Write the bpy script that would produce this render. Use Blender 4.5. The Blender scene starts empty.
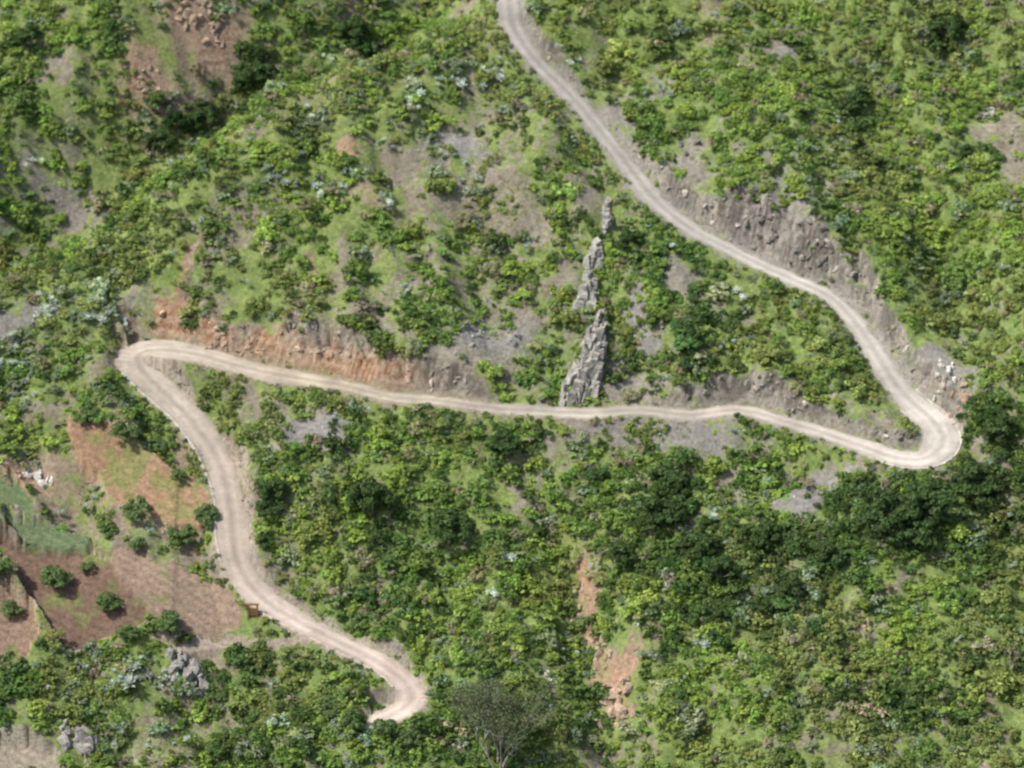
import bpy, bmesh, math, random
import numpy as np
from mathutils import Vector
rng = np.random.default_rng(7)
random.seed(7)
sc = bpy.context.scene
sc.view_settings.view_transform = 'Standard'
sc.view_settings.look = 'None'
sc.view_settings.exposure = 0

# ------------------------------------------------------------------ noise
TAB = rng.random((256, 256))
def vnoise(x, y):
    xi = np.floor(x).astype(int); yi = np.floor(y).astype(int)
    fx = x - xi; fy = y - yi
    fx = fx*fx*(3-2*fx); fy = fy*fy*(3-2*fy)
    a = TAB[xi & 255, yi & 255]; b = TAB[(xi+1) & 255, yi & 255]
    c = TAB[xi & 255, (yi+1) & 255]; d = TAB[(xi+1) & 255, (yi+1) & 255]
    return (a*(1-fx)+b*fx)*(1-fy)+(c*(1-fx)+d*fx)*fy
def fbm(x, y, scale, octv=4, off=0.0, gain=0.5):
    s = 0; amp = 1; tot = 0; f = 1/scale
    x = np.asarray(x, float); y = np.asarray(y, float)
    for o in range(octv):
        ca, sa = math.cos(0.6*o+off), math.sin(0.6*o+off)
        s = s+amp*vnoise((x*ca-y*sa)*f+17.3*o+off*31+900, (x*sa+y*ca)*f+9.1*o+off*57+900)
        tot += amp; amp *= gain; f *= 2.03
    return s/tot
def sstep(a, b, x):
    t = np.clip((x-a)/(b-a), 0, 1); return t*t*(3-2*t)

# ------------------------------------------------------------------ viewpoint on the opposite hillside
DIST = 500.0; DEP = math.radians(28); F = 0.146
CAM = np.array([0, -DIST*math.cos(DEP), DIST*math.sin(DEP)])
FW = np.array([0, math.cos(DEP), -math.sin(DEP)]); RT = np.array([1.0, 0, 0]); UP = np.array([0, math.sin(DEP), math.cos(DEP)])

# ------------------------------------------------------------------ large scale land form
YK = [-3000, -900, -441, -290, -240, -150, 150, 500, 1500, 3000]
ZK = [300, 260, 120, -150, -140, -93.7, 93.7, 290, 420, 460]
def macro(x, y):
    z = np.interp(y, YK, ZK)
    # spur with a side gully behind it, upper left
    ax, ay, bx, by = -2.0, 60.0, -84.0, 7.0
    L = math.hypot(bx-ax, by-ay); nx, ny = (by-ay)/L, -(bx-ax)/L
    s = (x-ax)*nx+(y-ay)*ny
    if ny < 0: s = -s
    m = sstep(30, -5, x)
    z = z-11*np.exp(-((s-13)/9.5)**2)*m+3.6*np.exp(-((s+3)/9)**2)*m
    # gully lower centre
    ax, ay, bx, by = 8.0, -20.5, 19.0, -62.0
    L = math.hypot(bx-ax, by-ay); nx, ny = (by-ay)/L, -(bx-ax)/L
    d = (x-ax)*nx+(y-ay)*ny
    m = sstep(-13, -28, y)*sstep(-120, -80, y)
    z = z-5.5*np.exp(-(d/5.5)**2)*m
    return z

def rays(px, py):
    px = np.atleast_1d(np.asarray(px, float)); py = np.atleast_1d(np.asarray(py, float))
    a = (px-512)/512*F; b = (384-py)/512*F
    return FW[None]+a[:, None]*RT[None]+b[:, None]*UP[None]
def hit(px, py, h, off=0.0):
    """survey sheet position -> world position on height function h"""
    r = rays(px, py); ts = np.arange(395, 680, 0.5)
    P = CAM[None, None]+r[:, None, :]*ts[None, :, None]
    f = P[..., 2]-(h(P[..., 0], P[..., 1])+np.reshape(off, (-1, 1)) if np.ndim(off) else h(P[..., 0], P[..., 1])+off)
    i = np.argmax(f < 0, axis=1); i = np.maximum(i, 1); k = np.arange(len(i))
    f0 = f[k, i-1]; f1 = f[k, i]; t = ts[i-1]+0.5*f0/(f0-f1+1e-9)
    return CAM[None]+r*t[:, None]

# ------------------------------------------------------------------ road survey : x, y, half width m, cut depth
RD = np.array([
 (470,-60,1.5,1.5),(500,-30,1.5,1.5),(509,0,1.5,1.8),(512,25,1.5,2.0),(535,60,1.45,2.8),(570,95,1.4,3.4),(600,130,1.4,3.8),(630,168,1.45,4.0),
 (657,202,1.5,4.0),(690,228,1.5,4.3),(735,252,1.5,4.8),(780,274,1.5,4.4),(825,294,1.5,3.4),(850,316,1.6,3.4),(873,348,1.7,3.6),
 (894,382,1.9,3.6),(916,406,2.1,3.2),(936,424,2.3,1.6),(943,442,2.4,0.4),
 (930,457,2.4,0.0),(902,459,2.2,0.1),(870,449,1.9,0.3),(830,435,1.6,0.6),(790,423,1.45,0.8),(740,410,1.4,1.0),(690,415,1.35,1.0),
 (640,410,1.35,1.0),(590,413,1.3,1.0),(540,411,1.4,1.0),(490,408,1.4,1.0),(440,401,1.5,1.1),(390,397,1.45,1.3),(350,387,1.6,1.7),
 (310,380,1.8,2.2),(270,373,2.0,2.7),(235,365,2.1,2.7),(200,355,2.3,1.6),(165,350,2.8,0.5),(140,353,2.8,0.1),
 (137,364,2.8,0.0),(153,382,2.6,0.2),(177,405,2.3,0.4),(200,432,2.1,0.5),(218,460,2.0,0.6),(229,500,1.9,0.7),(233,540,1.9,0.7),
 (240,570,1.9,0.7),(260,596,1.9,0.7),(290,617,1.9,0.7),(325,635,1.8,0.7),(360,652,1.8,0.6),(390,670,1.7,0.5),(408,686,1.8,0.2),
 (412,700,1.9,0.1),(398,712,1.8,0.1),(375,721,1.5,0.1)], float)
APA, APB = 18, 38
def catmull(P, n=12):
    out = []
    for i in range(len(P)-1):
        p0 = P[max(i-1, 0)]; p1 = P[i]; p2 = P[i+1]; p3 = P[min(i+2, len(P)-1)]
        for k in range(n):
            t = k/n
            out.append(0.5*((2*p1)+(-p0+p2)*t+(2*p0-5*p1+4*p2-p3)*t*t+(-p0+3*p1-3*p2+p3)*t**3))
    out.append(P[-1]); return np.array(out)
NC = 12
RS = catmull(RD, NC)
W3 = hit(RS[:, 0], RS[:, 1], macro, -RS[:, 3])
def gsm(a, s):
    r = int(3*s); k = np.exp(-0.5*(np.arange(-r, r+1)/s)**2); k /= k.sum()
    return np.convolve(np.pad(a, r, mode='edge'), k, 'valid')
zs = gsm(W3[:, 2], 9)
rr = rays(RS[:, 0], RS[:, 1]); t = (zs-CAM[2])/rr[:, 2]
RX = CAM[0]+rr[:, 0]*t; RY = CAM[1]+rr[:, 1]*t
seg = np.hypot(np.diff(RX), np.diff(RY)); S = np.concatenate([[0], np.cumsum(seg)])
SL = np.arange(0, S[-1], 0.4)
cx = np.interp(SL, S, RX); cy = np.interp(SL, S, RY); cz = np.interp(SL, S, zs)
cw = np.interp(SL, S, RS[:, 2]); cd = np.interp(SL, S, RS[:, 3])
cx = gsm(cx, 2); cy = gsm(cy, 2)
tx = np.gradient(cx); ty = np.gradient(cy); L = np.hypot(tx, ty); tx /= L; ty /= L
tg = np.gradient(cz)/L
iA = int(np.searchsorted(SL, S[APA*NC])); iB = int(np.searchsorted(SL, S[APB*NC]))
SECT = [(0, iA, 1), (iA, iB, -1), (iB, len(SL), 1)]
apex = np.maximum(np.exp(-((np.arange(len(SL))-iA)*.4/7)**2), np.exp(-((np.arange(len(SL))-iB)*.4/8)**2))
def nearest(x, y, a, b):
    n = len(x); J = np.zeros(n, int)
    for c in range(0, n, 6000):
        xx = x[c:c+6000, None]; yy = y[c:c+6000, None]
        J[c:c+6000] = np.argmin((xx-cx[None, a:b])**2+(yy-cy[None, a:b])**2, axis=1)+a
    dx = x-cx[J]; dy = y-cy[J]
    al = dx*tx[J]+dy*ty[J]; cr = tx[J]*dy-ty[J]*dx     # + = left
    inner = (J > a) & (J < b-1)
    d = np.where(inner, np.abs(cr), np.hypot(dx, dy))
    beyond = ((J == a) & (al < -0.4)) | ((J == b-1) & (al > 0.4))
    zz = cz[J]+tg[J]*np.clip(al, -0.5, 0.5)
    return J, d, cr, zz, beyond

# ------------------------------------------------------------------ terrain grid
def axis(lo, hi, st, far):
    a = list(np.arange(lo, hi+st*0.5, st)); s = st; v = a[0]; pre = []
    while v > -far: s *= 1.22; v -= s; pre.append(v)
    s = st; v = a[-1]; post = []
    while v < far: s *= 1.22; v += s; post.append(v)
    return np.array(pre[::-1]+a+post)
gx = axis(-100, 100, 0.29, 2500); gy = axis(-80, 86, 0.29, 2500)
GX, GY = np.meshgrid(gx, gy, indexing='ij'); shp = GX.shape
X = GX.ravel(); Y = GY.ravel()

KM = F*DIST/512
def blobs(lst, x, y, jit=1.9, pw=1.25):
    jx = (fbm(x, y, 5, 4, 3.1)-.5)*jit*3; jy = (fbm(x, y, 5, 4, 4.7)-.5)*jit*3
    v = np.zeros_like(x)
    c = hit([b[0] for b in lst], [b[1] for b in lst], macro)
    for b, p in zip(lst, c):
        k = KM*(1+p[1]*0.0011)
        an = math.radians(b[5] if len(b) > 5 else 0); ca, sa = math.cos(an), math.sin(an)
        dx = (x+jx-p[0])/k; dy = -(y+jy-p[1])/k*1.02
        u = (dx*ca+dy*sa)/b[2]; w = (-dx*sa+dy*ca)/b[3]
        v = np.maximum(v, b[4]*np.exp(-(u*u+w*w)**pw*0.8))
    return v
def poly(pts, x, y, jit=0.8):
    c = hit([p[0] for p in pts], [p[1] for p in pts], macro)
    jx = (fbm(x, y, 2.2, 3, 1.1)-.5)*jit*2; jy = (fbm(x, y, 2.2, 3, 2.7)-.5)*jit*2
    xx = x+jx; yy = y+jy; ins = np.zeros(len(x), bool); n = len(c)
    for i in range(n):
        x1, y1 = c[i][:2]; x2, y2 = c[(i+1) % n][:2]
        cond = ((y1 > yy) != (y2 > yy)) & (xx < (x2-x1)*(yy-y1)/(y2-y1+1e-9)+x1)
        ins ^= cond
    return ins

BARE = [(320,432,36,22,1),(290,452,25,9,.9,-20),(480,342,42,12,.95,-25),(515,318,32,9,.7,-25),(560,265,10,24,.9),(460,135,26,17,.9),
 (640,320,16,70,.75),(625,370,38,30,.8),(690,270,50,12,.7,40),(760,330,40,22,.45,30),(800,492,42,13,1,-25),(850,478,30,9,.8,-10),(700,432,50,9,.6),(600,432,60,8,.5),
 (680,460,22,13,.7,-30),(345,155,13,17,.9),(365,212,22,9,.7),(185,262,7,40,1,15),(170,310,10,24,.9,20),(135,268,22,14,.6),(75,182,26,13,.8,20),(20,310,35,16,.6,-30),
 (45,410,45,12,.6,-30),(100,370,30,12,.5,-30),(200,14,48,24,1),(155,78,34,24,.85,30),(195,95,20,4,1,-50),(350,20,12,22,.8),(588,620,12,36,.95,-15),(612,690,28,34,1),
 (780,30,20,12,.8),(990,112,24,11,.9),(1015,150,14,20,.7),(945,372,30,32,1),(770,222,45,22,.9,20),(690,148,22,30,.8,50),(620,95,30,14,.8,45),(655,60,18,28,.6),
 (280,575,12,36,.5,-20),(370,600,16,10,.6),(550,676,16,7,1),(590,180,24,28,.7),(440,160,14,8,.7),(300,265,14,8,.9),(870,630,16,14,.8),(240,322,60,8,.7,14),
 (130,470,60,40,.45),(120,540,80,30,.6),(30,470,30,20,.9),(890,430,40,15,.5,30),(1000,640,16,16,.4),(80,735,22,16,.6),(190,668,32,22,.5),(480,190,70,60,.35,-25),(420,270,70,40,.3,-25),(720,8,22,12,.6),(520,480,8,30,.6,20),
 (60,60,20,12,.5),(840,190,16,12,.4),(735,115,22,10,.4,30),(905,600,22,9,.5),(250,225,40,10,.4,-25),(540,210,14,40,.5,10)]
RED = [(175,262,12,45,1,15),(165,310,16,30,1,20),(150,338,35,14,1),(225,338,75,22,1,12),(345,160,16,20,.8),(355,20,20,26,.6),(590,630,18,50,.9,-15),(615,700,32,34,1),(200,14,55,30,.6),(150,80,40,30,.6),
 (300,268,16,8,.7),(510,410,200,10,.35),(130,470,100,60,.5),(85,640,100,60,.6),(25,480,30,15,.8),(730,10,40,20,.3),(360,215,30,12,.5),(1000,690,30,30,.3),(340,360,70,16,.7,8)]
GREY = [(820,180,90,60,.8,30),(660,100,60,60,.8,40),(640,320,60,70,.7),(930,340,60,60,.8,40),(480,330,70,25,.8),(320,435,50,30,1),(800,490,60,20,1),(20,310,60,40,.6),(60,180,60,30,.4),(460,140,30,20,1),(780,30,30,20,.7),(680,430,100,25,.7)]
DARK = [(900,525,66,38,1),(980,480,60,42,1),(1000,430,22,34,1),(700,545,66,34,.95),(655,505,50,28,1),(670,468,22,15,.9),(820,540,55,34,.95),(640,235,18,22,.9),(700,285,60,30,.5,40),(740,310,30,20,.65,40),(690,350,12,32,.8),
 (160,135,28,22,.9),(255,70,32,22,.9),(120,45,14,12,.9),(40,75,40,25,.35),(355,28,26,25,.9),(945,25,24,24,.9),(855,100,22,12,.9),(205,120,32,18,.9),(720,610,95,30,.85),(620,600,50,28,.55),(230,650,60,20,.55),(250,740,90,30,.6),(520,470,40,30,.5,-30),(300,740,60,25,.65),
 (480,735,50,30,.5),(870,710,80,24,.5),(970,720,60,22,.5),(150,640,50,10,.6),(310,400,40,16,.5),(600,475,60,25,.5),(410,320,60,12,.4,25),(40,40,50,20,.4),(280,20,40,10,.5),(950,440,15,20,.5),(620,360,12,30,.5),(500,440,30,16,.5),(800,650,50,20,.5)]
LUSH = [(480,650,140,60,1),(560,590,120,50,.9),(400,560,110,50,.8),(950,620,80,60,.9),(880,190,150,90,.8,30),(720,60,120,50,.8,20),(420,270,110,60,.2),(280,180,110,50,.6,-30),(840,360,50,40,.8),(700,370,100,30,.5),(420,460,80,40,.7),(130,60,140,60,.3),(320,600,60,60,.7),(330,690,60,20,.8),(940,60,90,60,.8),(60,250,80,40,.4),(1000,280,60,60,.7),(800,680,120,50,.7)]
YEL = [(320,95,120,35,1,-28),(560,560,90,30,.8,-10),(120,215,60,20,.6,-25),(300,260,80,60,.3),(100,60,140,80,.35),(440,390,80,10,.9),(600,430,70,12,.6),(150,180,90,25,.7,-20)]
SILV = [(490,72,32,24,1),(430,122,38,22,1),(395,150,20,30,.8),(355,205,30,12,1),(362,257,14,10,1),(385,300,25,12,.8),(60,310,60,25,1,-25),(25,335,40,25,1),(90,665,50,18,1),(115,690,40,14,1),(310,130,40,10,.7,-30),(560,45,14,14,.7),(240,235,40,16,.7),(130,300,40,20,.8),(40,380,30,20,.7),(500,100,20,12,.7),(720,500,50,25,.35),(780,600,60,25,.4),(900,480,20,10,.4),(130,740,40,20,.6),(655,75,14,14,.5),(460,180,40,20,.5),(20,400,20,20,.8),(280,190,40,15,.5)]

F1 = [(66,428),(100,430),(140,450),(170,466),(203,487),(210,505),(200,528),(150,524),(112,502),(90,470),(70,450)]
F2 = [(92,545),(140,552),(180,565),(232,590),(246,610),(244,628),(190,634),(150,624),(128,590)]
F3 = [(-40,545),(0,550),(60,553),(95,550),(130,590),(155,622),(120,642),(60,654),(42,625),(0,575),(-40,570)]
F4 = [(-40,600),(0,600),(30,612),(38,640),(28,672),(0,696),(-40,700)]
G1 = [(-30,485),(0,488),(22,495),(40,520),(28,528),(0,525),(-30,520)]
G2 = [(0,531),(60,527),(94,540),(85,552),(40,553),(5,546)]
P1 = [(150,642),(190,634),(245,634),(320,641),(300,648),(230,643),(160,650)]
P2 = [(-20,757),(40,756),(60,768),(70,790),(-20,790)]

core = (np.abs(X) < 101) & (Y > -81) & (Y < 87)
ci = np.where(core)[0]; xc = X[ci]; yc = Y[ci]
fieldm = np.zeros(len(xc)); fh = np.zeros(len(xc))
fm = {}
hts = dict(F1=1.1, F2=.3, F3=-.8, F4=-1.6, G1=.5, G2=.1, P1=0, P2=0)
for nme, pp in dict(F1=F1, F2=F2, F3=F3, F4=F4, G1=G1, G2=G2, P1=P1, P2=P2).items():
    fm[nme] = poly(pp, xc, yc, 0.9); fieldm[fm[nme]] = 1; fh[fm[nme]] = hts[nme]
def undul(x, y):
    big = (fbm(x, y, 30, 3, .3)-.5)*9.0
    rib = (fbm(x+.25*y, y*.3, 9, 3, 11.3)-.5)*8.5
    return big+rib+(fbm(x, y, 6, 3, 1.7)-.5)*2.2
Z = macro(X, Y)+undul(X, Y)
far = sstep(120, 500, np.hypot(X, Y)); Z = Z+far*(fbm(X, Y, 160, 5, 2.2)-.5)*60*sstep(100, 220, np.hypot(X, Y+441))
zc = Z[ci].copy()
zc = np.where(fieldm > 0, macro(xc, yc)+(fbm(xc, yc, 30, 3, .3)-.5)*6+fh, zc)
NR = [nearest(xc, yc, *s[:2]) for s in SECT]
rough = fbm(xc, yc, 1.7, 4, 5.5)-.5; rough2 = fbm(xc, yc, 6, 2, 6.5)-.5; rough3 = np.abs(fbm(xc, yc, 3, 3, 6.9)-.5)*2
for (a, b, sd), (J, d, cr, zz, bey) in zip(SECT, NR):
    down = (cr*sd < 0)
    wgt = np.exp(-np.maximum(d-cw[J], 0)/13)*(1-apex[J])
    zc = zc-np.where(down & ~bey, cd[J]*wgt, 0)
bank = np.zeros(len(xc))
for (a, b, sd), (J, d, cr, zz, bey) in zip(SECT, NR):
    ex = np.maximum(d-cw[J]-0.45, 0); up = (cr*sd > 0); ap = apex[J]
    su = np.where(up, 2.3+2.4*rough2, 0.3); su = su*(1-ap)+1.3*ap
    led = .45*np.abs(np.modf((ex*1.1+6*rough2+1.5*rough))[0])          # broken ledges in the cut
    hi = zz-0.05+su*ex+np.where(up, (rough*np.minimum(ex, 2.5)*3.0+rough3*np.minimum(ex, 2)*1.2+led*np.minimum(ex, 1))*(1-ap), 1.2*np.maximum(ex-5, 0))
    lo = zz-0.05-np.where(up & (ap < .3), 0.6, 0.9)*ex
    lim = (ex < 22) & ~bey
    bank = np.where(lim & up & (zc > hi) & (ex > 0.1), np.maximum(bank, 1), bank)
    zc = np.where(lim, np.clip(zc, lo, hi), zc)
D3 = np.stack([n[1]-cw[n[0]] for n in NR]); best = np.argmin(D3, 0)
dRoad = D3[best, np.arange(len(xc))]
zR = np.stack([n[3] for n in NR])[best, np.arange(len(xc))]
jR = np.stack([n[0] for n in NR])[best, np.arange(len(xc))]
zc = zc+(fbm(xc, yc, 1.1, 3, 8.8)-.5)*0.45*sstep(0.3, 1.5, dRoad)*np.where(fieldm > 0, .25, 1)
zc = np.where(dRoad < 0.45, zR-0.05, zc)
Z[ci] = zc
ZG = Z.reshape(shp)
gzx, gzy = np.gradient(ZG, gx, gy)
SLP = np.hypot(gzx, gzy)
def samp(G, x, y):
    x = np.clip(x, gx[0], gx[-2]); y = np.clip(y, gy[0], gy[-2])
    i = np.clip(np.searchsorted(gx, x)-1, 0, len(gx)-2); j = np.clip(np.searchsorted(gy, y)-1, 0, len(gy)-2)
    fx = (x-gx[i])/(gx[i+1]-gx[i]); fy = (y-gy[j])/(gy[j+1]-gy[j])
    return (G[i, j]*(1-fx)+G[i+1, j]*fx)*(1-fy)+(G[i, j+1]*(1-fx)+G[i+1, j+1]*fx)*fy
def gz(x, y): return samp(ZG, x, y)
def place(px, py):
    return hit([px], [py], gz)[0]

# ------------------------------------------------------------------ ground colours
def C(*a): return np.array(a)[None]
def mix(a, b, f): return a*(1-f[:, None])+b*f[:, None]
bare = blobs(BARE, xc, yc); red = blobs(RED, xc, yc); grey = blobs(GREY, xc, yc); lush = blobs(LUSH, xc, yc, pw=1); yel = blobs(YEL, xc, yc, pw=1)
n1 = fbm(xc, yc, 9, 5, .9); n2 = fbm(xc, yc, 2.4, 4, 2.9); n3 = fbm(xc, yc, 0.9, 3, 4.4)
soil = mix(C(.25, .225, .17), C(.34, .305, .24), sstep(.3, .7, n2))
soil = mix(soil, C(.28, .27, .25), np.clip(grey*1.2, 0, 1))
soil = mix(soil, C(.42, .27, .18), np.clip(red*(.6+n2*.7), 0, 1))
herb = mix(C(.16, .24, .065), C(.23, .30, .09), sstep(.35, .65, n3))
herb = mix(herb, C(.28, .30, .11), np.clip(yel*.6, 0, 1))
gcov = sstep(.40, .55, n1*.35+n2*.35+n3*.3+.03+.14*lush-.24*bare)
col = mix(soil, herb, gcov*.92)
slp = SLP.ravel()[ci]
strata = .5+.5*np.sin(zc*4.2+xc*.5+5*rough2)
rock = mix(C(.165, .15, .13), C(.39, .355, .305), sstep(.36, .64, n3*.45+n2*.35+.2*strata))
rock = mix(rock, mix(C(.36, .20, .115), C(.56, .40, .28), sstep(.4, .6, n2*.6+.4*strata)), np.clip(red*1.5, 0, 1))
steep = sstep(1.6, 2.2, slp)
col = mix(col, rock, np.clip(steep*.9, 0, 1))
veg_on_bank = sstep(.55, .68, n2)*.5
col = mix(col, rock*0.97, bank*(.95-veg_on_bank)*sstep(0.1, 1, dRoad)*(1-sstep(9, 13, dRoad)))
tonal = .85+.36*fbm(xc, yc, 5, 4, 7.1)[:, None]
fur = 1+.10*np.sin((xc*.5+yc*1.0)*5.2+3*fbm(xc, yc, 5, 2, 1.9))[:, None]
for k, c0 in dict(F1=(.36, .235, .15), F2=(.285, .215, .16), F3=(.205, .14, .103), F4=(.28, .20, .148), G1=(.15, .20, .10), G2=(.16, .21, .11), P1=(.36, .30, .245), P2=(.34, .30, .235)).items():
    m = fm[k]; vv = C(*c0)*tonal*(0.9+.25*n3[:, None])*fur
    gr = sstep(.54, .66, n2*.6+n1*.4)*.6
    vv = mix(vv, herb, gr if k[0] == 'F' else gr*0)
    col[m] = vv[m]
rc = np.stack([np.interp(jR, [0, iA*.6, iA, iA+40, (iA+iB)//2, iB-60, iB, len(SL)-1], q) for q in
    ([.38, .39, .47, .39, .34, .41, .47, .52], [.355, .365, .43, .35, .305, .335, .405, .435], [.315, .325, .38, .30, .25, .24, .32, .365])], 1)
sh = (1-sstep(0.1, 1.1, dRoad+(n3-.5)*1.6))
col = mix(col, rc*.82, sh)
COL = np.ones((len(X), 4)); COL[:, :3] = [.20, .25, .085]
fl = sstep(.4, .6, fbm(X, Y, 40, 4, 3.3))[:, None]; COL[:, :3] = COL[:, :3]*(1-fl)+np.array([.16, .21, .07])*fl
COL[ci, :3] = col
def make_grid(name, Xf, Yf, Zf, shp, keep=None):
    nx, ny = shp
    I = np.arange(nx*ny).reshape(nx, ny)
    q = np.stack([I[:-1, :-1], I[1:, :-1], I[1:, 1:], I[:-1, 1:]], -1).reshape(-1, 4)
    V = np.stack([Xf, Yf, Zf], 1); idx = None
    if keep is not None:
        q = q[keep[q].all(1)]; idx = np.unique(q); mp = -np.ones(nx*ny, int); mp[idx] = np.arange(len(idx)); q = mp[q]; V = V[idx]
    me = bpy.data.meshes.new(name); me.vertices.add(len(V)); me.vertices.foreach_set('co', V.ravel().astype('f'))
    me.loops.add(q.size); me.loops.foreach_set('vertex_index', q.ravel().astype('i'))
    me.polygons.add(len(q)); me.polygons.foreach_set('loop_start', np.arange(0, q.size, 4, dtype='i'))
    me.polygons.foreach_set('use_smooth', np.ones(len(q), bool)); me.update(calc_edges=True); me.validate()
    ob = bpy.data.objects.new(name, me); sc.collection.objects.link(ob); return ob, idx
terrain, _ = make_grid('hillside_terrain', X, Y, Z, shp)
at = terrain.data.color_attributes.new('gcol', 'FLOAT_COLOR', 'POINT'); at.data.foreach_set('color', COL.ravel().astype('f'))

# ------------------------------------------------------------------ materials
def newmat(name):
    m = bpy.data.materials.new(name); m.use_nodes = True; nt = m.node_tree; nt.nodes.clear()
    o = nt.nodes.new('ShaderNodeOutputMaterial'); return m, nt, o
def N(nt, t, **k):
    n = nt.nodes.new(t)
    for a, b in k.items(): setattr(n, a, b)
    return n
def ground_mat(name, attr, atype='GEOMETRY', sc1=1.6, sc2=7.0, lo=.62, hi=1.38, bump=.25, coord='Object', const=None):
    m, nt, o = newmat(name); l = nt.links.new
    tc = N(nt, 'ShaderNodeTexCoord')
    a = N(nt, 'ShaderNodeTexNoise'); a.inputs['Scale'].default_value = sc1; a.inputs['Detail'].default_value = 5; a.inputs['Roughness'].default_value = .65
    b = N(nt, 'ShaderNodeTexNoise'); b.inputs['Scale'].default_value = sc2; b.inputs['Detail'].default_value = 1
    l(tc.outputs[coord], a.inputs['Vector']); l(tc.outputs[coord], b.inputs['Vector'])
    add = N(nt, 'ShaderNodeMath', operation='MULTIPLY_ADD'); l(b.outputs['Fac'], add.inputs[0]); add.inputs[1].default_value = .5
    l(a.outputs['Fac'], add.inputs[2])
    mr = N(nt, 'ShaderNodeMapRange'); mr.inputs['From Min'].default_value = .5; mr.inputs['From Max'].default_value = 1.0
    mr.inputs['To Min'].default_value = lo; mr.inputs['To Max'].default_value = hi; l(add.outputs[0], mr.inputs['Value'])
    vm = N(nt, 'ShaderNodeVectorMath', operation='SCALE')
    if const is None:
        at = N(nt, 'ShaderNodeAttribute', attribute_name=attr, attribute_type=atype); l(at.outputs['Color'], vm.inputs[0])
    else: vm.inputs[0].default_value = const
    l(mr.outputs[0], vm.inputs['Scale'])
    bs = N(nt, 'ShaderNodeBsdfDiffuse'); bs.inputs['Roughness'].default_value = .8
    l(vm.outputs[0], bs.inputs['Color'])
    bp = N(nt, 'ShaderNodeBump'); bp.inputs['Strength'].default_value = .8; bp.inputs['Distance'].default_value = bump
    l(add.outputs[0], bp.inputs['Height']); l(bp.outputs[0], bs.inputs['Normal']); l(bs.outputs[0], o.inputs['Surface'])
    return m
M_ter = ground_mat('hillside_ground', 'gcol', bump=.4)
terrain.data.materials.append(M_ter)
M_road = ground_mat('dirt_road_surface', 'rcol', sc1=.9, sc2=5, lo=.84, hi=1.16, bump=.06)
M_rock = ground_mat('rock', 'tint', 'INSTANCER', sc1=1.5, sc2=6, lo=.6, hi=1.4, bump=.15)
def rockmat(name, c): return ground_mat(name, None, sc1=.9, sc2=4, lo=.55, hi=1.45, bump=.3, const=c)
def leafmat(name, const=None, spread=.35, transl=.35):
    m, nt, o = newmat(name); l = nt.links.new
    vm = N(nt, 'ShaderNodeVectorMath', operation='SCALE')
    if const is None:
        at = N(nt, 'ShaderNodeAttribute', attribute_name='tint', attribute_type='INSTANCER'); l(at.outputs['Color'], vm.inputs[0])
    else: vm.inputs[0].default_value = const
    lv = N(nt, 'ShaderNodeAttribute', attribute_name='lv')
    mr = N(nt, 'ShaderNodeMapRange'); mr.inputs['To Min'].default_value = 1-spread; mr.inputs['To Max'].default_value = 1+spread
    l(lv.outputs['Fac'], mr.inputs['Value']); l(mr.outputs[0], vm.inputs['Scale'])
    d = N(nt, 'ShaderNodeBsdfDiffuse'); tr = N(nt, 'ShaderNodeBsdfTranslucent'); mx = N(nt, 'ShaderNodeMixShader'); mx.inputs[0].default_value = transl
    l(vm.outputs[0], d.inputs['Color']); l(vm.outputs[0], tr.inputs['Color']); l(d.outputs[0], mx.inputs[1]); l(tr.outputs[0], mx.inputs[2]); l(mx.outputs[0], o.inputs['Surface'])
    return m
M_leaf = leafmat('shrub_foliage'); M_dk = leafmat('dark_tree_foliage', (.085, .14, .05)); M_mid = leafmat('orchard_foliage', (.16, .24, .09))
M_bark = rockmat('bark', (.16, .13, .10)); M_twig = rockmat('pale_twigs', (.36, .33, .30))

# ------------------------------------------------------------------ road surface
st = 0.2
rgx = np.arange(cx.min()-5, cx.max()+5, st); rgy = np.arange(cy.min()-5, cy.max()+5, st)
RXg, RYg = np.meshgrid(rgx, rgy, indexing='ij'); rshp = RXg.shape; rx = RXg.ravel(); ry = RYg.ravel()
DR = np.full(len(X), 50.0); DR[ci] = dRoad; DRG = DR.reshape(shp)
pre = samp(DRG, rx, ry) < 2.0; pi = np.where(pre)[0]
NN = [nearest(rx[pi], ry[pi], *s[:2]) for s in SECT]
DD = np.stack([n[1]-cw[n[0]] for n in NN]); bb = np.argmin(DD, 0); kk = np.arange(len(pi))
dd = DD[bb, kk]; zz = np.stack([n[3] for n in NN])[bb, kk]; jj = np.stack([n[0] for n in NN])[bb, kk]
ew = (fbm(rx[pi], ry[pi], 1.5, 3, 9.9)-.5)*1.1+(fbm(rx[pi], ry[pi], 9, 2, 10.9)-.5)*1.1
ab = dd+cw[jj]
trk = np.exp(-((ab-.85)/.28)**2)
rz = zz+0.035-0.3*sstep(0.0, 0.45, dd+ew)+(fbm(rx[pi], ry[pi], 1.2, 3, 3.9)-.5)*.03-trk*.02
ZZ = np.zeros(len(rx)); ZZ[pi] = rz
keep = np.zeros(len(rx), bool); keep[pi] = dd+ew < 0.4
road, idx = make_grid('dirt_road', rx, ry, ZZ, rshp, keep)
RC = np.stack([np.interp(jj, [0, iA*.6, iA-15, iA, iA+40, (iA+iB)//2, iB-60, iB, len(SL)-1], q) for q in
    ([.42, .44, .54, .58, .50, .40, .47, .53, .58], [.395, .415, .505, .545, .455, .365, .41, .465, .49], [.355, .37, .445, .48, .395, .305, .32, .385, .425])], 1)
edge = sstep(-.7, .1, dd+ew)
wv = .88+.5*(fbm(rx[pi], ry[pi], 3.5, 4, 6.1)-.5)
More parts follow.
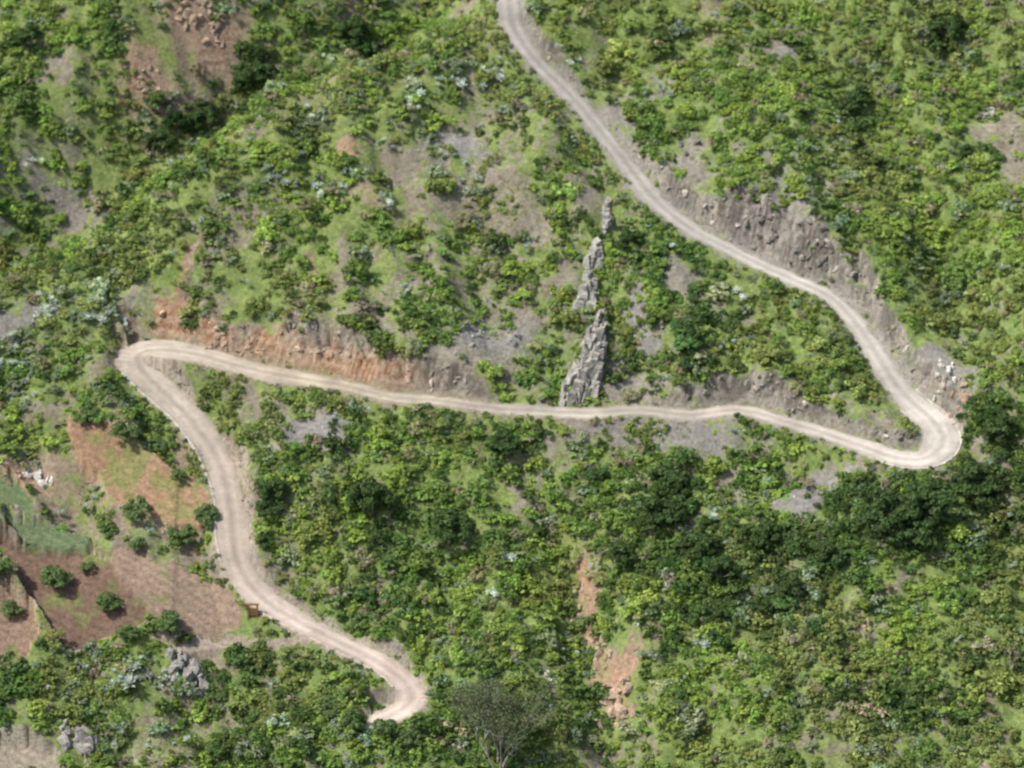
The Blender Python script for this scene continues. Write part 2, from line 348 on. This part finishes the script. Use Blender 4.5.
RC = RC*wv[:, None]*(1+.12*trk-.15*np.exp(-(ab/.35)**2)-.12*edge)[:, None]
RCA = np.ones((len(rx), 4)); RCA[pi, :3] = RC
at = road.data.color_attributes.new('rcol', 'FLOAT_COLOR', 'POINT'); at.data.foreach_set('color', RCA[idx].ravel().astype('f'))
road.data.materials.append(M_road)

# ------------------------------------------------------------------ mesh helpers
def mesh_from(name, V, Fc, mats, mi=None, lv=None, smooth=False):
    me = bpy.data.meshes.new(name); me.from_pydata([tuple(v) for v in V], [], [tuple(int(i) for i in f) for f in Fc])
    for m in mats: me.materials.append(m)
    if mi is not None: me.polygons.foreach_set('material_index', np.array(mi, 'i'))
    if lv is not None:
        a = me.attributes.new('lv', 'FLOAT', 'FACE'); a.data.foreach_set('value', np.array(lv, 'f'))
    me.update(); return me
class B:
    def __init__(s): s.V = []; s.F = []; s.mi = []; s.lv = []
    def leaves(s, P, Nn, size, r, mi=0, asp=.6):
        for p, n in zip(P, Nn):
            n = n/np.linalg.norm(n); a = np.cross(n, r.normal(size=3)); a /= np.linalg.norm(a)+1e-9; b = np.cross(n, a)
            z = size*(.6+.8*r.random()); i = len(s.V)
            s.V += [p-a*z, p-b*z*asp, p+a*z, p+b*z*asp]; s.F.append((i, i+1, i+2, i+3)); s.mi.append(mi); s.lv.append(r.random())
    def limb(s, p, q, r0, r1, mi=1, n=5):
        p = np.array(p, float); q = np.array(q, float); d = q-p; d /= np.linalg.norm(d)+1e-9
        a = np.cross(d, [.3, .9, .2]); a /= np.linalg.norm(a); b = np.cross(d, a); i = len(s.V)
        for k in range(n):
            th = 2*math.pi*k/n; s.V.append(p+(a*math.cos(th)+b*math.sin(th))*r0)
        for k in range(n):
            th = 2*math.pi*k/n; s.V.append(q+(a*math.cos(th)+b*math.sin(th))*r1)
        for k in range(n):
            s.F.append((i+k, i+(k+1) % n, i+n+(k+1) % n, i+n+k)); s.mi.append(mi); s.lv.append(.5)
def clump_crown(bd, r, n, per, R, H, z0, cr, size):
    cen = []
    for i in range(n):
        th = r.random()*2*math.pi; rad = math.sqrt(r.random())*R*(1-cr*.5); h = (1-(rad/R)**2)**.5
        z = z0+H*h*(.25+.75*r.random()); c = np.array([math.cos(th)*rad, math.sin(th)*rad, z]); cen.append(c)
        q = cr*(.6+.8*r.random())*R; P = r.normal(size=(per, 3)); P /= np.linalg.norm(P, axis=1)[:, None]
        P[:, 2] = np.abs(P[:, 2])*1.0-.25*(r.random(per) < .35)
        rr_ = q*(.55+.5*r.random(per))
        Q = c+P*rr_[:, None]*[1, 1, .8]; Q[:, 2] = np.maximum(Q[:, 2], .02)
        bd.leaves(Q, P+r.normal(size=(per, 3))*.35, size, r)
    return cen
def shrub(name, seed, n=13, per=25, R=1, H=.85, size=.14):
    r = np.random.default_rng(seed); bd = B(); cen = clump_crown(bd, r, n, per, R, H, .05, .34, size)
    for c in cen[:4]: bd.limb((0, 0, -.15), c, .04, .015, n=4)
    return bpy.data.objects.new(name, mesh_from(name, bd.V, bd.F, [M_leaf, M_bark], bd.mi, bd.lv))
def tree_mesh(name, seed, leaf, R=2.0, H=2.2, trunk=1.2, n=26, per=80, size=.17, cr=.28):
    r = np.random.default_rng(seed); bd = B(); cen = clump_crown(bd, r, n, per, R, H, trunk*.75, cr, size)
    top = np.array([.1, .05, trunk]); bd.limb((0, 0, -.6), top, .17, .12, n=7)
    for c in cen[:12]:
        m = (top+c)/2+r.normal(size=3)*.12; bd.limb(top, m, .08, .05); bd.limb(m, c, .05, .02)
    return mesh_from(name, bd.V, bd.F, [leaf, M_bark], bd.mi, bd.lv)
def agave(name, seed):
    r = np.random.default_rng(seed); bd = B()
    for k in range(5):
        o = np.array([r.normal()*1.1, r.normal()*.8, r.normal()*.1]) if k else np.zeros(3); s0 = .45+.5*r.random()
        for i in range(16):
            th = i*2.4+r.random()*.3; el = .25+1.1*(i/16); d = np.array([math.cos(th)*math.cos(el), math.sin(th)*math.cos(el), math.sin(el)])
            sd = np.array([-math.sin(th), math.cos(th), 0])*.15*s0; j = len(bd.V); m = o+d*.5*s0; tip = o+d*s0*1.0-np.array([0, 0, .08*s0])
            bd.V += [o-sd*.6, o+sd*.6, m+sd, tip, m-sd]; bd.F.append((j, j+1, j+2, j+3, j+4)); bd.mi.append(0); bd.lv.append(r.random())
    return bpy.data.objects.new(name, mesh_from(name, bd.V, bd.F, [M_leaf], bd.mi, bd.lv))
def tuft(name, seed):
    r = np.random.default_rng(seed); bd = B()
    P = r.normal(size=(30, 3))*[.45, .45, .12]; P[:, 2] = np.abs(P[:, 2])+.05
    bd.leaves(P, r.normal(size=(30, 3))*.7+[0, -.3, .9], .14, r, asp=.4)
    return bpy.data.objects.new(name, mesh_from(name, bd.V, bd.F, [M_leaf], bd.mi, bd.lv))
def add_hull(V, Fc, c, s, r, rot=None, npt=14):
    bm = bmesh.new(); P = r.normal(size=(npt, 3)); P /= np.linalg.norm(P, axis=1)[:, None]; P = P*(.75+.4*r.random((npt, 1)))*np.array(s)
    if rot is not None: P = P@np.array(rot).T
    for p in P: bm.verts.new(p)
    ret = bmesh.ops.convex_hull(bm, input=bm.verts)
    loose = [v for v in bm.verts if not v.link_faces]
    for v in loose: bm.verts.remove(v)
    bm.verts.index_update(); o = len(V)
    V += [np.array(v.co)+np.array(c) for v in bm.verts]; Fc += [tuple(v.index+o for v in f.verts) for f in bm.faces]; bm.free()
def slab(V, Fc, c, s, r, rot):
    # split block: box with jittered corners and a slanting top
    o = len(V); R_ = np.array(rot)
    for sz in (-1, 1):
        for sx, sy in ((-1, -1), (1, -1), (1, 1), (-1, 1)):
            k = 1.0 if sz < 0 else .65
            p = np.array([sx*k*(.75+.5*r.random()), sy*k*(.7+.6*r.random()), sz*(.7+.6*r.random()) if sz > 0 else -1])*np.array(s)
            V.append(R_@p+np.array(c))
    for f in ((0, 3, 2, 1), (4, 5, 6, 7), (0, 1, 5, 4), (1, 2, 6, 5), (2, 3, 7, 6), (3, 0, 4, 7)):
        Fc.append((o+f[0], o+f[1], o+f[2])); Fc.append((o+f[0], o+f[2], o+f[3]))
def rock_ob(name, seed):
    r = np.random.default_rng(seed); V = []; Fc = []; add_hull(V, Fc, (0, 0, 0), (1, .8, .65), r, npt=16)
    if seed % 2: add_hull(V, Fc, (.6, .4, -.2), (.6, .5, .4), r)
    return bpy.data.objects.new(name, mesh_from(name, V, Fc, [M_rock]))

def scatter(name, objs, P, rot, scl, tint, idxs=None):
    col = bpy.data.collections.new(name+'_parts')
    for o in objs: col.objects.link(o)
    me = bpy.data.meshes.new(name); me.vertices.add(len(P)); me.vertices.foreach_set('co', np.ascontiguousarray(P, 'f').ravel())
    for an, v in (('rot', rot), ('scl', scl)):
        a = me.attributes.new(an, 'FLOAT_VECTOR', 'POINT'); a.data.foreach_set('vector', np.ascontiguousarray(v, 'f').ravel())
    a = me.attributes.new('idx', 'INT', 'POINT'); a.data.foreach_set('value', (rng.integers(0, len(objs), len(P)) if idxs is None else idxs).astype('i'))
    a = me.attributes.new('tint', 'FLOAT_COLOR', 'POINT'); a.data.foreach_set('color', np.concatenate([tint, np.ones((len(P), 1))], 1).astype('f').ravel())
    ob = bpy.data.objects.new(name, me); sc.collection.objects.link(ob)
    ng = bpy.data.node_groups.new(name+'_scatter', 'GeometryNodeTree')
    ng.interface.new_socket('Geometry', in_out='INPUT', socket_type='NodeSocketGeometry'); ng.interface.new_socket('Geometry', in_out='OUTPUT', socket_type='NodeSocketGeometry')
    gi = ng.nodes.new('NodeGroupInput'); go = ng.nodes.new('NodeGroupOutput'); inst = ng.nodes.new('GeometryNodeInstanceOnPoints')
    cn = ng.nodes.new('GeometryNodeCollectionInfo'); cn.inputs['Collection'].default_value = col; cn.inputs['Separate Children'].default_value = True; cn.inputs['Reset Children'].default_value = True
    def na(n, t):
        q = ng.nodes.new('GeometryNodeInputNamedAttribute'); q.data_type = t; q.inputs['Name'].default_value = n; return q.outputs['Attribute']
    l = ng.links.new; l(gi.outputs[0], inst.inputs['Points']); l(cn.outputs[0], inst.inputs['Instance']); inst.inputs['Pick Instance'].default_value = True
    l(na('idx', 'INT'), inst.inputs['Instance Index']); l(na('rot', 'FLOAT_VECTOR'), inst.inputs['Rotation']); l(na('scl', 'FLOAT_VECTOR'), inst.inputs['Scale'])
    l(inst.outputs[0], go.inputs[0]); md = ob.modifiers.new('scatter', 'NODES'); md.node_group = ng
    return ob

# maps for scattering
def grid_of(v, fill=0.0):
    a = np.full(len(X), fill); a[ci] = v; return a.reshape(shp)
G_bare = grid_of(bare); G_red = grid_of(red); G_grey = grid_of(grey); G_lush = grid_of(lush, .3); G_yel = grid_of(yel)
G_dark = grid_of(blobs(DARK, xc, yc)); G_silv = grid_of(blobs(SILV, xc, yc)); G_field = grid_of(fieldm); G_bank = grid_of(bank)
sgn = np.stack([n[2]*s[2] for n, s in zip(NR, SECT)])[best, np.arange(len(xc))]; G_side = grid_of(sgn)
def cand(n):
    y = rng.uniform(-70, 78, n); x = rng.uniform(-1, 1, n)*(86+.12*y); return x, y
# ---- shrubs
x, y = cand(84000)
b = samp(G_bare, x, y); dr = samp(DRG, x, y); fl = samp(G_field, x, y); sl = samp(SLP, x, y); lu = samp(G_lush, x, y); dk = samp(G_dark, x, y)
cl = fbm(x, y, 6, 4, 12.2)*.5+fbm(x, y, 2.2, 2, 13.3)*.5
p = sstep(.34, .56, cl+.16*lu+.1*dk-.22*b)*(1-.75*b)*(1-sstep(1.6, 2.2, sl)*.85)*(1-.9*samp(G_bank, x, y)*(dr < 9))
p *= (fl < .15); size = np.exp(rng.normal(-.36, .42, len(x)))
size *= 1+.35*dk
side = samp(G_side, x, y)
lim = np.where(side < 0, .42+.34*np.maximum(dr-.35, 0), .3+.8*np.maximum(dr-.3, 0)); size = np.minimum(size, lim)
ok = (rng.random(len(x)) < p*.54) & (dr > .45) & (size > .25)
x, y, size, lu, dk, b = x[ok], y[ok], size[ok], lu[ok], dk[ok], b[ok]
size = np.clip(size, .25, 2.3)
u = rng.random(len(x)); nn = fbm(x, y, 12, 3, 15.1); n_s = fbm(x, y, 4, 3, 16.1); n_d = fbm(x, y, 7, 4, 18.1)
ye = samp(G_yel, x, y); sv = samp(G_silv, x, y)
bright = np.array([.33, .45, .105]); mid = np.array([.205, .32, .085]); olive = np.array([.31, .34, .125]); dark = np.array([.095, .16, .055]); silv = np.array([.32, .40, .27]); dry = np.array([.40, .35, .25])
pick = n_s+.25*(u-.5)+.08*lu
T = bright[None]*np.ones((len(x), 1))
T = mix(T, mid[None], sstep(.60, .42, pick))
T = mix(T, olive[None], np.clip(sstep(.5, .6, nn+.2*ye+.1*(rng.random(len(x))-.5)), 0, 1)*.65)
u2 = rng.random(len(x)); md = (u2 < .07+.8*dk+.45*sstep(.53, .66, n_d)).astype(float); T = mix(T, dark[None], md*(.55+.45*rng.random(len(x))))
u3 = rng.random(len(x)); T = mix(T, silv[None], (u3 < .07+.4*sv).astype(float)*.8)
u4 = rng.random(len(x)); T = mix(T, dry[None], (u4 < .06+.1*b).astype(float)*.7)
T = T*np.exp(rng.normal(0, .16, (len(x), 1)))*np.exp(rng.normal(0, .04, (len(x), 3)))
P = np.stack([x, y, gz(x, y)-.08*size], 1)
rot = np.stack([rng.normal(0, .12, len(x))+.25, rng.normal(0, .12, len(x)), rng.uniform(0, 6.28, len(x))], 1)
scl = np.stack([size, size*rng.uniform(.8, 1.25, len(x)), size*rng.uniform(.65, 1.15, len(x))], 1)
shr = [shrub('shrub_part_%d' % i, 100+i, n=10+i, H=.7+.07*i) for i in range(6)]
scatter('hillside_shrubs', shr, P, rot, scl, T)
print('shrubs', len(x))
# ---- grass tufts
x, y = cand(34000); b = samp(G_bare, x, y); dr = samp(DRG, x, y); fl = samp(G_field, x, y); sl = samp(SLP, x, y)
p = sstep(.32, .54, fbm(x, y, 3.2, 3, 21.)-.2*b)*(1-.6*b)*(1-sstep(1.5, 2.1, sl)*.8)
ok = (rng.random(len(x)) < p*.6) & (dr > .3) & (fl < .2); x, y, b = x[ok], y[ok], b[ok]
T = mix(np.array([[.28, .38, .10]])*np.ones((len(x), 1)), np.array([[.38, .37, .21]]), sstep(.48, .65, fbm(x, y, 5, 3, 22.)+.2*b))*np.exp(rng.normal(0, .2, (len(x), 1)))
s_ = rng.uniform(.5, 1.1, len(x))
scatter('grass_tufts', [tuft('grass_part_%d' % i, 300+i) for i in range(4)], np.stack([x, y, gz(x, y)], 1), np.stack([0*x+.5, 0*x, rng.uniform(0, 6.28, len(x))], 1), np.stack([s_]*3, 1), T)
# ---- dark tree mass
x, y = cand(13000); dk = samp(G_dark, x, y); dr = samp(DRG, x, y); fl = samp(G_field, x, y)
ok = (rng.random(len(x)) < np.clip((dk-.42)*.75, 0, .36)) & (dr > 3) & (fl < .1); x, y = x[ok], y[ok]
keepi = []
for i in range(len(x)):
    if all((x[i]-x[j])**2+(y[i]-y[j])**2 > 3.6 for j in keepi): keepi.append(i)
x, y = x[keepi], y[keepi]; s_ = rng.uniform(.4, 1.0, len(x)); print('trees', len(x))
T = np.array([[.09, .155, .052]])*np.exp(rng.normal(0, .28, (len(x), 1)))*np.exp(rng.normal(0, .06, (len(x), 3)))
tms = [bpy.data.objects.new('tree_part_%d' % i, tree_mesh('tree_part_%d' % i, 500+i, M_leaf, per=60)) for i in range(4)]
scatter('distant_tree_mass', tms, np.stack([x, y, gz(x, y)], 1), np.stack([0*x, 0*x, rng.uniform(0, 6.28, len(x))], 1), np.stack([s_, s_, s_*rng.uniform(.8, 1.2, len(x))], 1), T)
# ---- agaves
x, y = cand(24000); sv = samp(G_silv, x, y); dr = samp(DRG, x, y); fl = samp(G_field, x, y)
ok = (rng.random(len(x)) < np.clip(sv-.2, 0, 1)*.9*sstep(.42, .6, fbm(x, y, 3, 2, 31.))+.006) & (dr > .8) & (fl < .1); x, y = x[ok], y[ok]; s_ = np.exp(rng.normal(-.4, .3, len(x)))
T = np.array([[.58, .66, .58]])*np.exp(rng.normal(-.1, .22, (len(x), 1)))
scatter('agave_plants', [agave('agave_part_%d' % i, 600+i) for i in range(5)], np.stack([x, y, gz(x, y)+.5], 1), np.stack([0*x+.5, 0*x, rng.uniform(0, 6.28, len(x))], 1), np.stack([s_]*3, 1), np.clip(T, 0, .8))
print('agave', len(x))
# ---- rocks on cut banks and bare ground
x, y = cand(130000); sl = samp(SLP, x, y); b = samp(G_bare, x, y); dr = samp(DRG, x, y); bk = samp(G_bank, x, y); fl = samp(G_field, x, y); re = samp(G_red, x, y)
p = (sstep(1.5, 2.1, sl)*(.015+.26*bk)+.014*b+.001)*(1-.3*re)
ok = (rng.random(len(x)) < p) & (dr > .35) & (fl < .1); x, y, bk, b, dr, re = x[ok], y[ok], bk[ok], b[ok], dr[ok], re[ok]
s_ = np.exp(rng.normal(-1.5, .55, len(x)))*(1+.7*bk*(dr > 1)*(1-.3*re)); s_ = np.minimum(s_, .2+.4*dr)
T = mix(np.array([[.33, .30, .26]])*np.ones((len(x), 1)), np.array([[.50, .35, .24]]), np.clip(re*1.4, 0, 1))*np.exp(rng.normal(0, .3, (len(x), 1)))
scatter('loose_rocks', [rock_ob('rock_part_%d' % i, 700+i) for i in range(5)], np.stack([x, y, gz(x, y)-.3*s_], 1), rng.uniform(0, 6.28, (len(x), 3)), np.stack([s_*rng.uniform(.7, 1.5, len(x)), s_, s_*rng.uniform(.6, 1.1, len(x))], 1), T)
print('rocks', len(x))

# ------------------------------------------------------------------ individual rocks
def link(name, me, loc=(0, 0, 0)):
    o = bpy.data.objects.new(name, me); o.location = loc; sc.collection.objects.link(o); return o
MR = {'g': rockmat('grey_rock', (.34, .325, .295)), 'w': rockmat('pale_rock', (.58, .56, .51)), 'b': rockmat('brown_rock', (.44, .335, .245)), 'd': rockmat('dark_rock', (.24, .22, .19))}
def outcrop(px, py, w, h, n, kind, seed, name='rock_outcrop'):
    r = np.random.default_rng(seed); c = place(px, py); V = []; Fc = []
    for i in range(n):
        u, v = r.uniform(-1, 1, 2)
        if u*u+v*v > 1: continue
        xx = c[0]+u*w/2; yy = c[1]+v*h*.6; k = (1-.5*(u*u+v*v)); s = (.2+.25*r.random())*min(w, h*1.4)*.5*k
        an = r.uniform(0, 3.14); ca, sa = math.cos(an), math.sin(an)
        add_hull(V, Fc, (xx-c[0], yy-c[1], gz(np.array([xx]), np.array([yy]))[0]-c[2]+s*.1), (s*1.2, s*.8, s*(.8+.8*r.random())), r, rot=[[ca, -sa, 0], [sa, ca, 0], [0, 0, 1]])
    link(name, mesh_from(name, V, Fc, [MR[kind]]), c)
for i, a in enumerate([(200,14,8,4,40,'b'),(150,85,5,3,14,'b'),(194,95,1.4,3,8,'w'),(188,675,6.5,4.5,34,'g'),(78,742,6,5,24,'g'),(366,257,2.5,1.7,12,'w'),(945,376,3.5,4.5,24,'w'),(962,400,4,5,24,'b'),
    (990,112,4,2.2,14,'g'),(785,32,3,2,10,'g'),(765,222,7,3,22,'d'),(820,250,5,2.5,16,'d'),(690,150,4,4,16,'d'),(576,615,3,6,28,'b'),(597,655,4,5,30,'b'),(615,705,6,5,40,'b'),
    (870,630,2.5,2,10,'b'),(550,676,3.5,1.4,16,'w'),(38,480,4,2.4,22,'w'),(10,476,5,1.6,16,'b'),(215,335,6,2,16,'b'),(250,345,5,2,14,'b'),(655,70,2,4,8,'g'),(460,742,3,3,10,'g'),(345,150,2,2.5,8,'b'),(1012,130,2,3,8,'g'),(565,40,1.6,2.5,6,'w'),(520,62,1.4,2,6,'w'),(440,155,1.6,2.4,6,'g')]):
    outcrop(*a[:5], a[5], 900+i)

# ------------------------------------------------------------------ volcanic dyke (weathered rock fin running up the slope)
r = np.random.default_rng(43); V = []; Fc = []
def fin(dl, nstep, tilt, nk):
    dp = [place(a[0], a[1]) for a in dl]; T_ = np.linspace(0, len(dl)-1.001, nstep)
    for t_ in T_:
        i = int(t_); f = t_-i; c = dp[i]*(1-f)+dp[i+1]*f; wd = dl[i][2]*(1-f)+dl[i+1][2]*f; hh = dl[i][3]*(1-f)+dl[i+1][3]*f
        for k in range(nk):
            q = (k+.5)/nk; ox = (q-.5)*wd+r.normal()*.12; hk = hh*(.45+.6*math.sin(math.pi*min(1, q*.75+.18)))*(.7+.5*r.random())
            xx = c[0]+ox; yy = c[1]+r.normal()*.35; zg = gz(np.array([xx]), np.array([yy]))[0]
            tl = math.radians(tilt+r.normal()*6); an = r.normal()*.4; ca, sa = math.cos(an), math.sin(an)
            R1 = np.array([[math.cos(tl), 0, math.sin(tl)], [0, 1, 0], [-math.sin(tl), 0, math.cos(tl)]])@np.array([[ca, -sa, 0], [sa, ca, 0], [0, 0, 1]])
            slab(V, Fc, (xx, yy, zg+hk*.2), (max(wd/nk*.7, .3), .5+.5*r.random(), hk*.6), r, R1)
            if r.random() < .6:
                add_hull(V, Fc, (xx+r.normal()*.3, yy-.3, zg+hk*.35*r.random()), (.5, .45, .45+.3*r.random()), r)
fin([(577,402,5.6,2.4),(581,389,5.0,3.0),(586,374,4.2,3.4),(591,358,3.2,3.4),(596,340,2.2,3.0),(601,322,1.4,2.2)], 14, 14, 4)
fin([(584,308,2.8,1.4),(588,296,2.4,1.7),(590,282,2.0,1.8)], 7, 10, 2)
fin([(594,268,2.0,1.8),(598,252,1.5,1.6)], 5, 8, 2)
fin([(603,235,1.1,1.3),(608,204,.8,1.1)], 9, 8, 1)
link('rock_dyke', mesh_from('rock_dyke', V, Fc, [ground_mat('dyke_rock', None, sc1=1.3, sc2=5, lo=.5, hi=1.5, bump=.6, const=(.40, .385, .345))]))

# ------------------------------------------------------------------ low kerb walls on the outer edge of the road
def low_wall(name, j0, j1, side, h=.45, w=.32, mat=None):
    V = []; Fc = []; prev = None; r = np.random.default_rng(j0)
    for n_, j in enumerate(range(j0, j1)):
        nx, ny = -ty[j]*side, tx[j]*side; o = cw[j]+.15+.12*math.sin(j*.21)
        bx, by = cx[j]+nx*o, cy[j]+ny*o; hz = h*(.75+.3*math.sin(j*.13)*math.sin(j*.037)+.08*r.random()); b0 = len(V)
        V += [(bx, by, cz[j]-.6), (bx+nx*.03, by+ny*.03, cz[j]+hz), (bx+nx*w, by+ny*w, cz[j]+hz*.97), (bx+nx*(w+.05), by+ny*(w+.05), cz[j]-.8)]
        if prev is not None:
            for k in range(3): Fc.append((prev+k, b0+k, b0+k+1, prev+k+1))
        prev = b0
    Fc += [(0, 1, 2, 3), (prev+3, prev+2, prev+1, prev)]
    link(name, mesh_from(name, V, Fc, [mat]))
M_wall = rockmat('pale_mortared_stone', (.52, .48, .42))
def jat(px, py, a, b):
    c = hit([px], [py], macro)[0]; return a+int(np.argmin((cx[a:b]-c[0])**2+(cy[a:b]-c[1])**2))
low_wall('low_stone_kerb', iB+6, jat(232, 560, iB, len(SL)), -1, h=.16, w=.28, mat=M_wall)
low_wall('low_stone_kerb', jat(262, 597, iB, len(SL)), jat(405, 684, iB, len(SL)), -1, h=.2, w=.25, mat=rockmat('pink_concrete', (.54, .45, .39)))
low_wall('low_stone_kerb', jat(895, 385, 0, iA), iA+30, 1, h=.25, w=.3, mat=M_wall)

# ------------------------------------------------------------------ gate beside the road
gp = place(253, 618); V = []; Fc = []
def box(x0, x1, y0, y1, z0, z1):
    o = len(V); V.extend([(x0, y0, z0), (x1, y0, z0), (x1, y1, z0), (x0, y1, z0), (x0, y0, z1), (x1, y0, z1), (x1, y1, z1), (x0, y1, z1)])
    Fc.extend([(o, o+3, o+2, o+1), (o+4, o+5, o+6, o+7), (o, o+1, o+5, o+4), (o+1, o+2, o+6, o+5), (o+2, o+3, o+7, o+6), (o+3, o, o+4, o+7)])
box(-.75, -.5, -.12, .12, -.4, 2.1); box(.5, .75, -.12, .12, -.4, 2.1); box(-.9, .9, -.16, .16, 2.103, 2.28)
for i in range(5): box(-.48+i*.2, -.33+i*.2, -.03, .03, .15, 1.6)
box(-.497, .497, .034, .09, .4, .52); box(-.497, .497, .034, .09, 1.2, 1.32)
link('wooden_gate', mesh_from('wooden_gate', V, Fc, [rockmat('weathered_wood', (.28, .15, .08))]), gp)

# ------------------------------------------------------------------ individual trees and round bushes
vm = [tree_mesh('orchard_tree_mesh_%d' % i, 40+i, M_mid, R=1.9, H=2.2, trunk=.7, n=26, per=80, size=.15, cr=.3) for i in range(3)]
vd = [tree_mesh('holm_tree_mesh_%d' % i, 60+i, M_dk, R=2.0, H=2.6, trunk=1.0, n=28, per=80, size=.16, cr=.27) for i in range(3)]
for i, (px, py, rp) in enumerate([(125,440,16),(55,588,18),(207,524,14),(138,518,16),(108,535,11),(137,549,10),(182,543,16),(0,577,13),(12,615,12),(157,452,11),(108,610,14),(88,422,14),(88,572,8),(170,632,14),(128,638,12),(178,480,9),
    (385,737,14),(352,728,13),(330,715,13),(410,744,12)]):
    p = place(px, py); s_ = rp*KM/1.9; o = link('orchard_tree', vm[i % 3], p); o.scale = (s_, s_, s_*random.uniform(.8, 1.0)); o.rotation_euler = (0, 0, i*1.3)
for i, (px, py, rp) in enumerate([(372,519,24),(450,545,25),(270,503,17),(265,550,10),(270,518,14),(668,490,20),(655,530,20),(690,345,10),(687,370,10),(708,368,9),(1000,445,20),(945,43,20),(855,112,18),(160,152,18),(255,86,22),(355,43,20),(620,568,16),(760,548,20),(830,568,18),(885,533,26),(930,518,24),(975,503,24),(505,457,16),(628,243,12),(910,548,24),(30,48,16),(205,128,16),(620,253,9),(720,585,18),(700,560,20),(790,600,14)]):
    p = place(px, py); s_ = rp*KM/2.0; o = link('evergreen_tree', vd[i % 3], p); o.scale = (s_, s_, s_*random.uniform(.85, 1.1)); o.rotation_euler = (0, 0, i*1.7)
# sparse tree with pale branches
r = np.random.default_rng(11); bd = B()
def grow(p, d, L, rad, lev):
    q = p+d*L; bd.limb(p, q, rad, rad*.68, 1, 5)
    if lev <= 1 or L < .5:
        n = int(r.integers(4, 22)); P = q+r.normal(size=(n, 3))*.42; bd.leaves(P, r.normal(size=(n, 3)), .15, r)
    if lev == 0 or L < .5: return
    for k in range(int(r.integers(2, 4))):
        e = d+r.normal(size=3)*.42; e[2] = max(e[2], 0)+.25; e /= np.linalg.norm(e); grow(q, e, L*r.uniform(.68, .9), rad*.66, lev-1)
for k in range(4):
    e = np.array([math.cos(k*1.6)*.4, math.sin(k*1.6)*.3, 1]); e /= np.linalg.norm(e); grow(np.array([k*.15, 0, -.5]), e, 4.0, .2, 5)
o = link('sparse_tree', mesh_from('sparse_tree', bd.V, bd.F, [leafmat('sparse_leaf', (.14, .18, .085)), M_twig], bd.mi, bd.lv), place(497, 776))

# ------------------------------------------------------------------ light
el = math.radians(56); az = math.atan2(-.88, -.42)
w = bpy.data.worlds.new('World'); sc.world = w; w.use_nodes = True; nt = w.node_tree
sky = nt.nodes.new('ShaderNodeTexSky'); sky.sky_type = 'NISHITA'; sky.sun_disc = False; sky.sun_elevation = el; sky.sun_rotation = az
sky.dust_density = 3.0
bg = nt.nodes['Background']; bg.inputs['Strength'].default_value = .15; nt.links.new(sky.outputs[0], bg.inputs['Color'])
ld = bpy.data.lights.new('sun', 'SUN'); ld.energy = 4.6; ld.angle = math.radians(.6); ld.color = (1, .955, .89)
lo_ = bpy.data.objects.new('sun', ld); sc.collection.objects.link(lo_)
v = Vector((math.sin(az)*math.cos(el), math.cos(az)*math.cos(el), math.sin(el))); lo_.rotation_euler = v.to_track_quat('Z', 'Y').to_euler(); lo_.location = v*300
# ------------------------------------------------------------------ camera
cd_ = bpy.data.cameras.new('camera'); co = bpy.data.objects.new('camera', cd_); sc.collection.objects.link(co)
co.location = CAM; co.rotation_euler = Vector(FW).to_track_quat('-Z', 'Y').to_euler(); cd_.sensor_width = 36; cd_.lens = 36/(2*F); cd_.clip_start = 1; cd_.clip_end = 9000
cd_.dof.use_dof = True; cd_.dof.focus_distance = 360; cd_.dof.aperture_fstop = .15
sc.camera = co
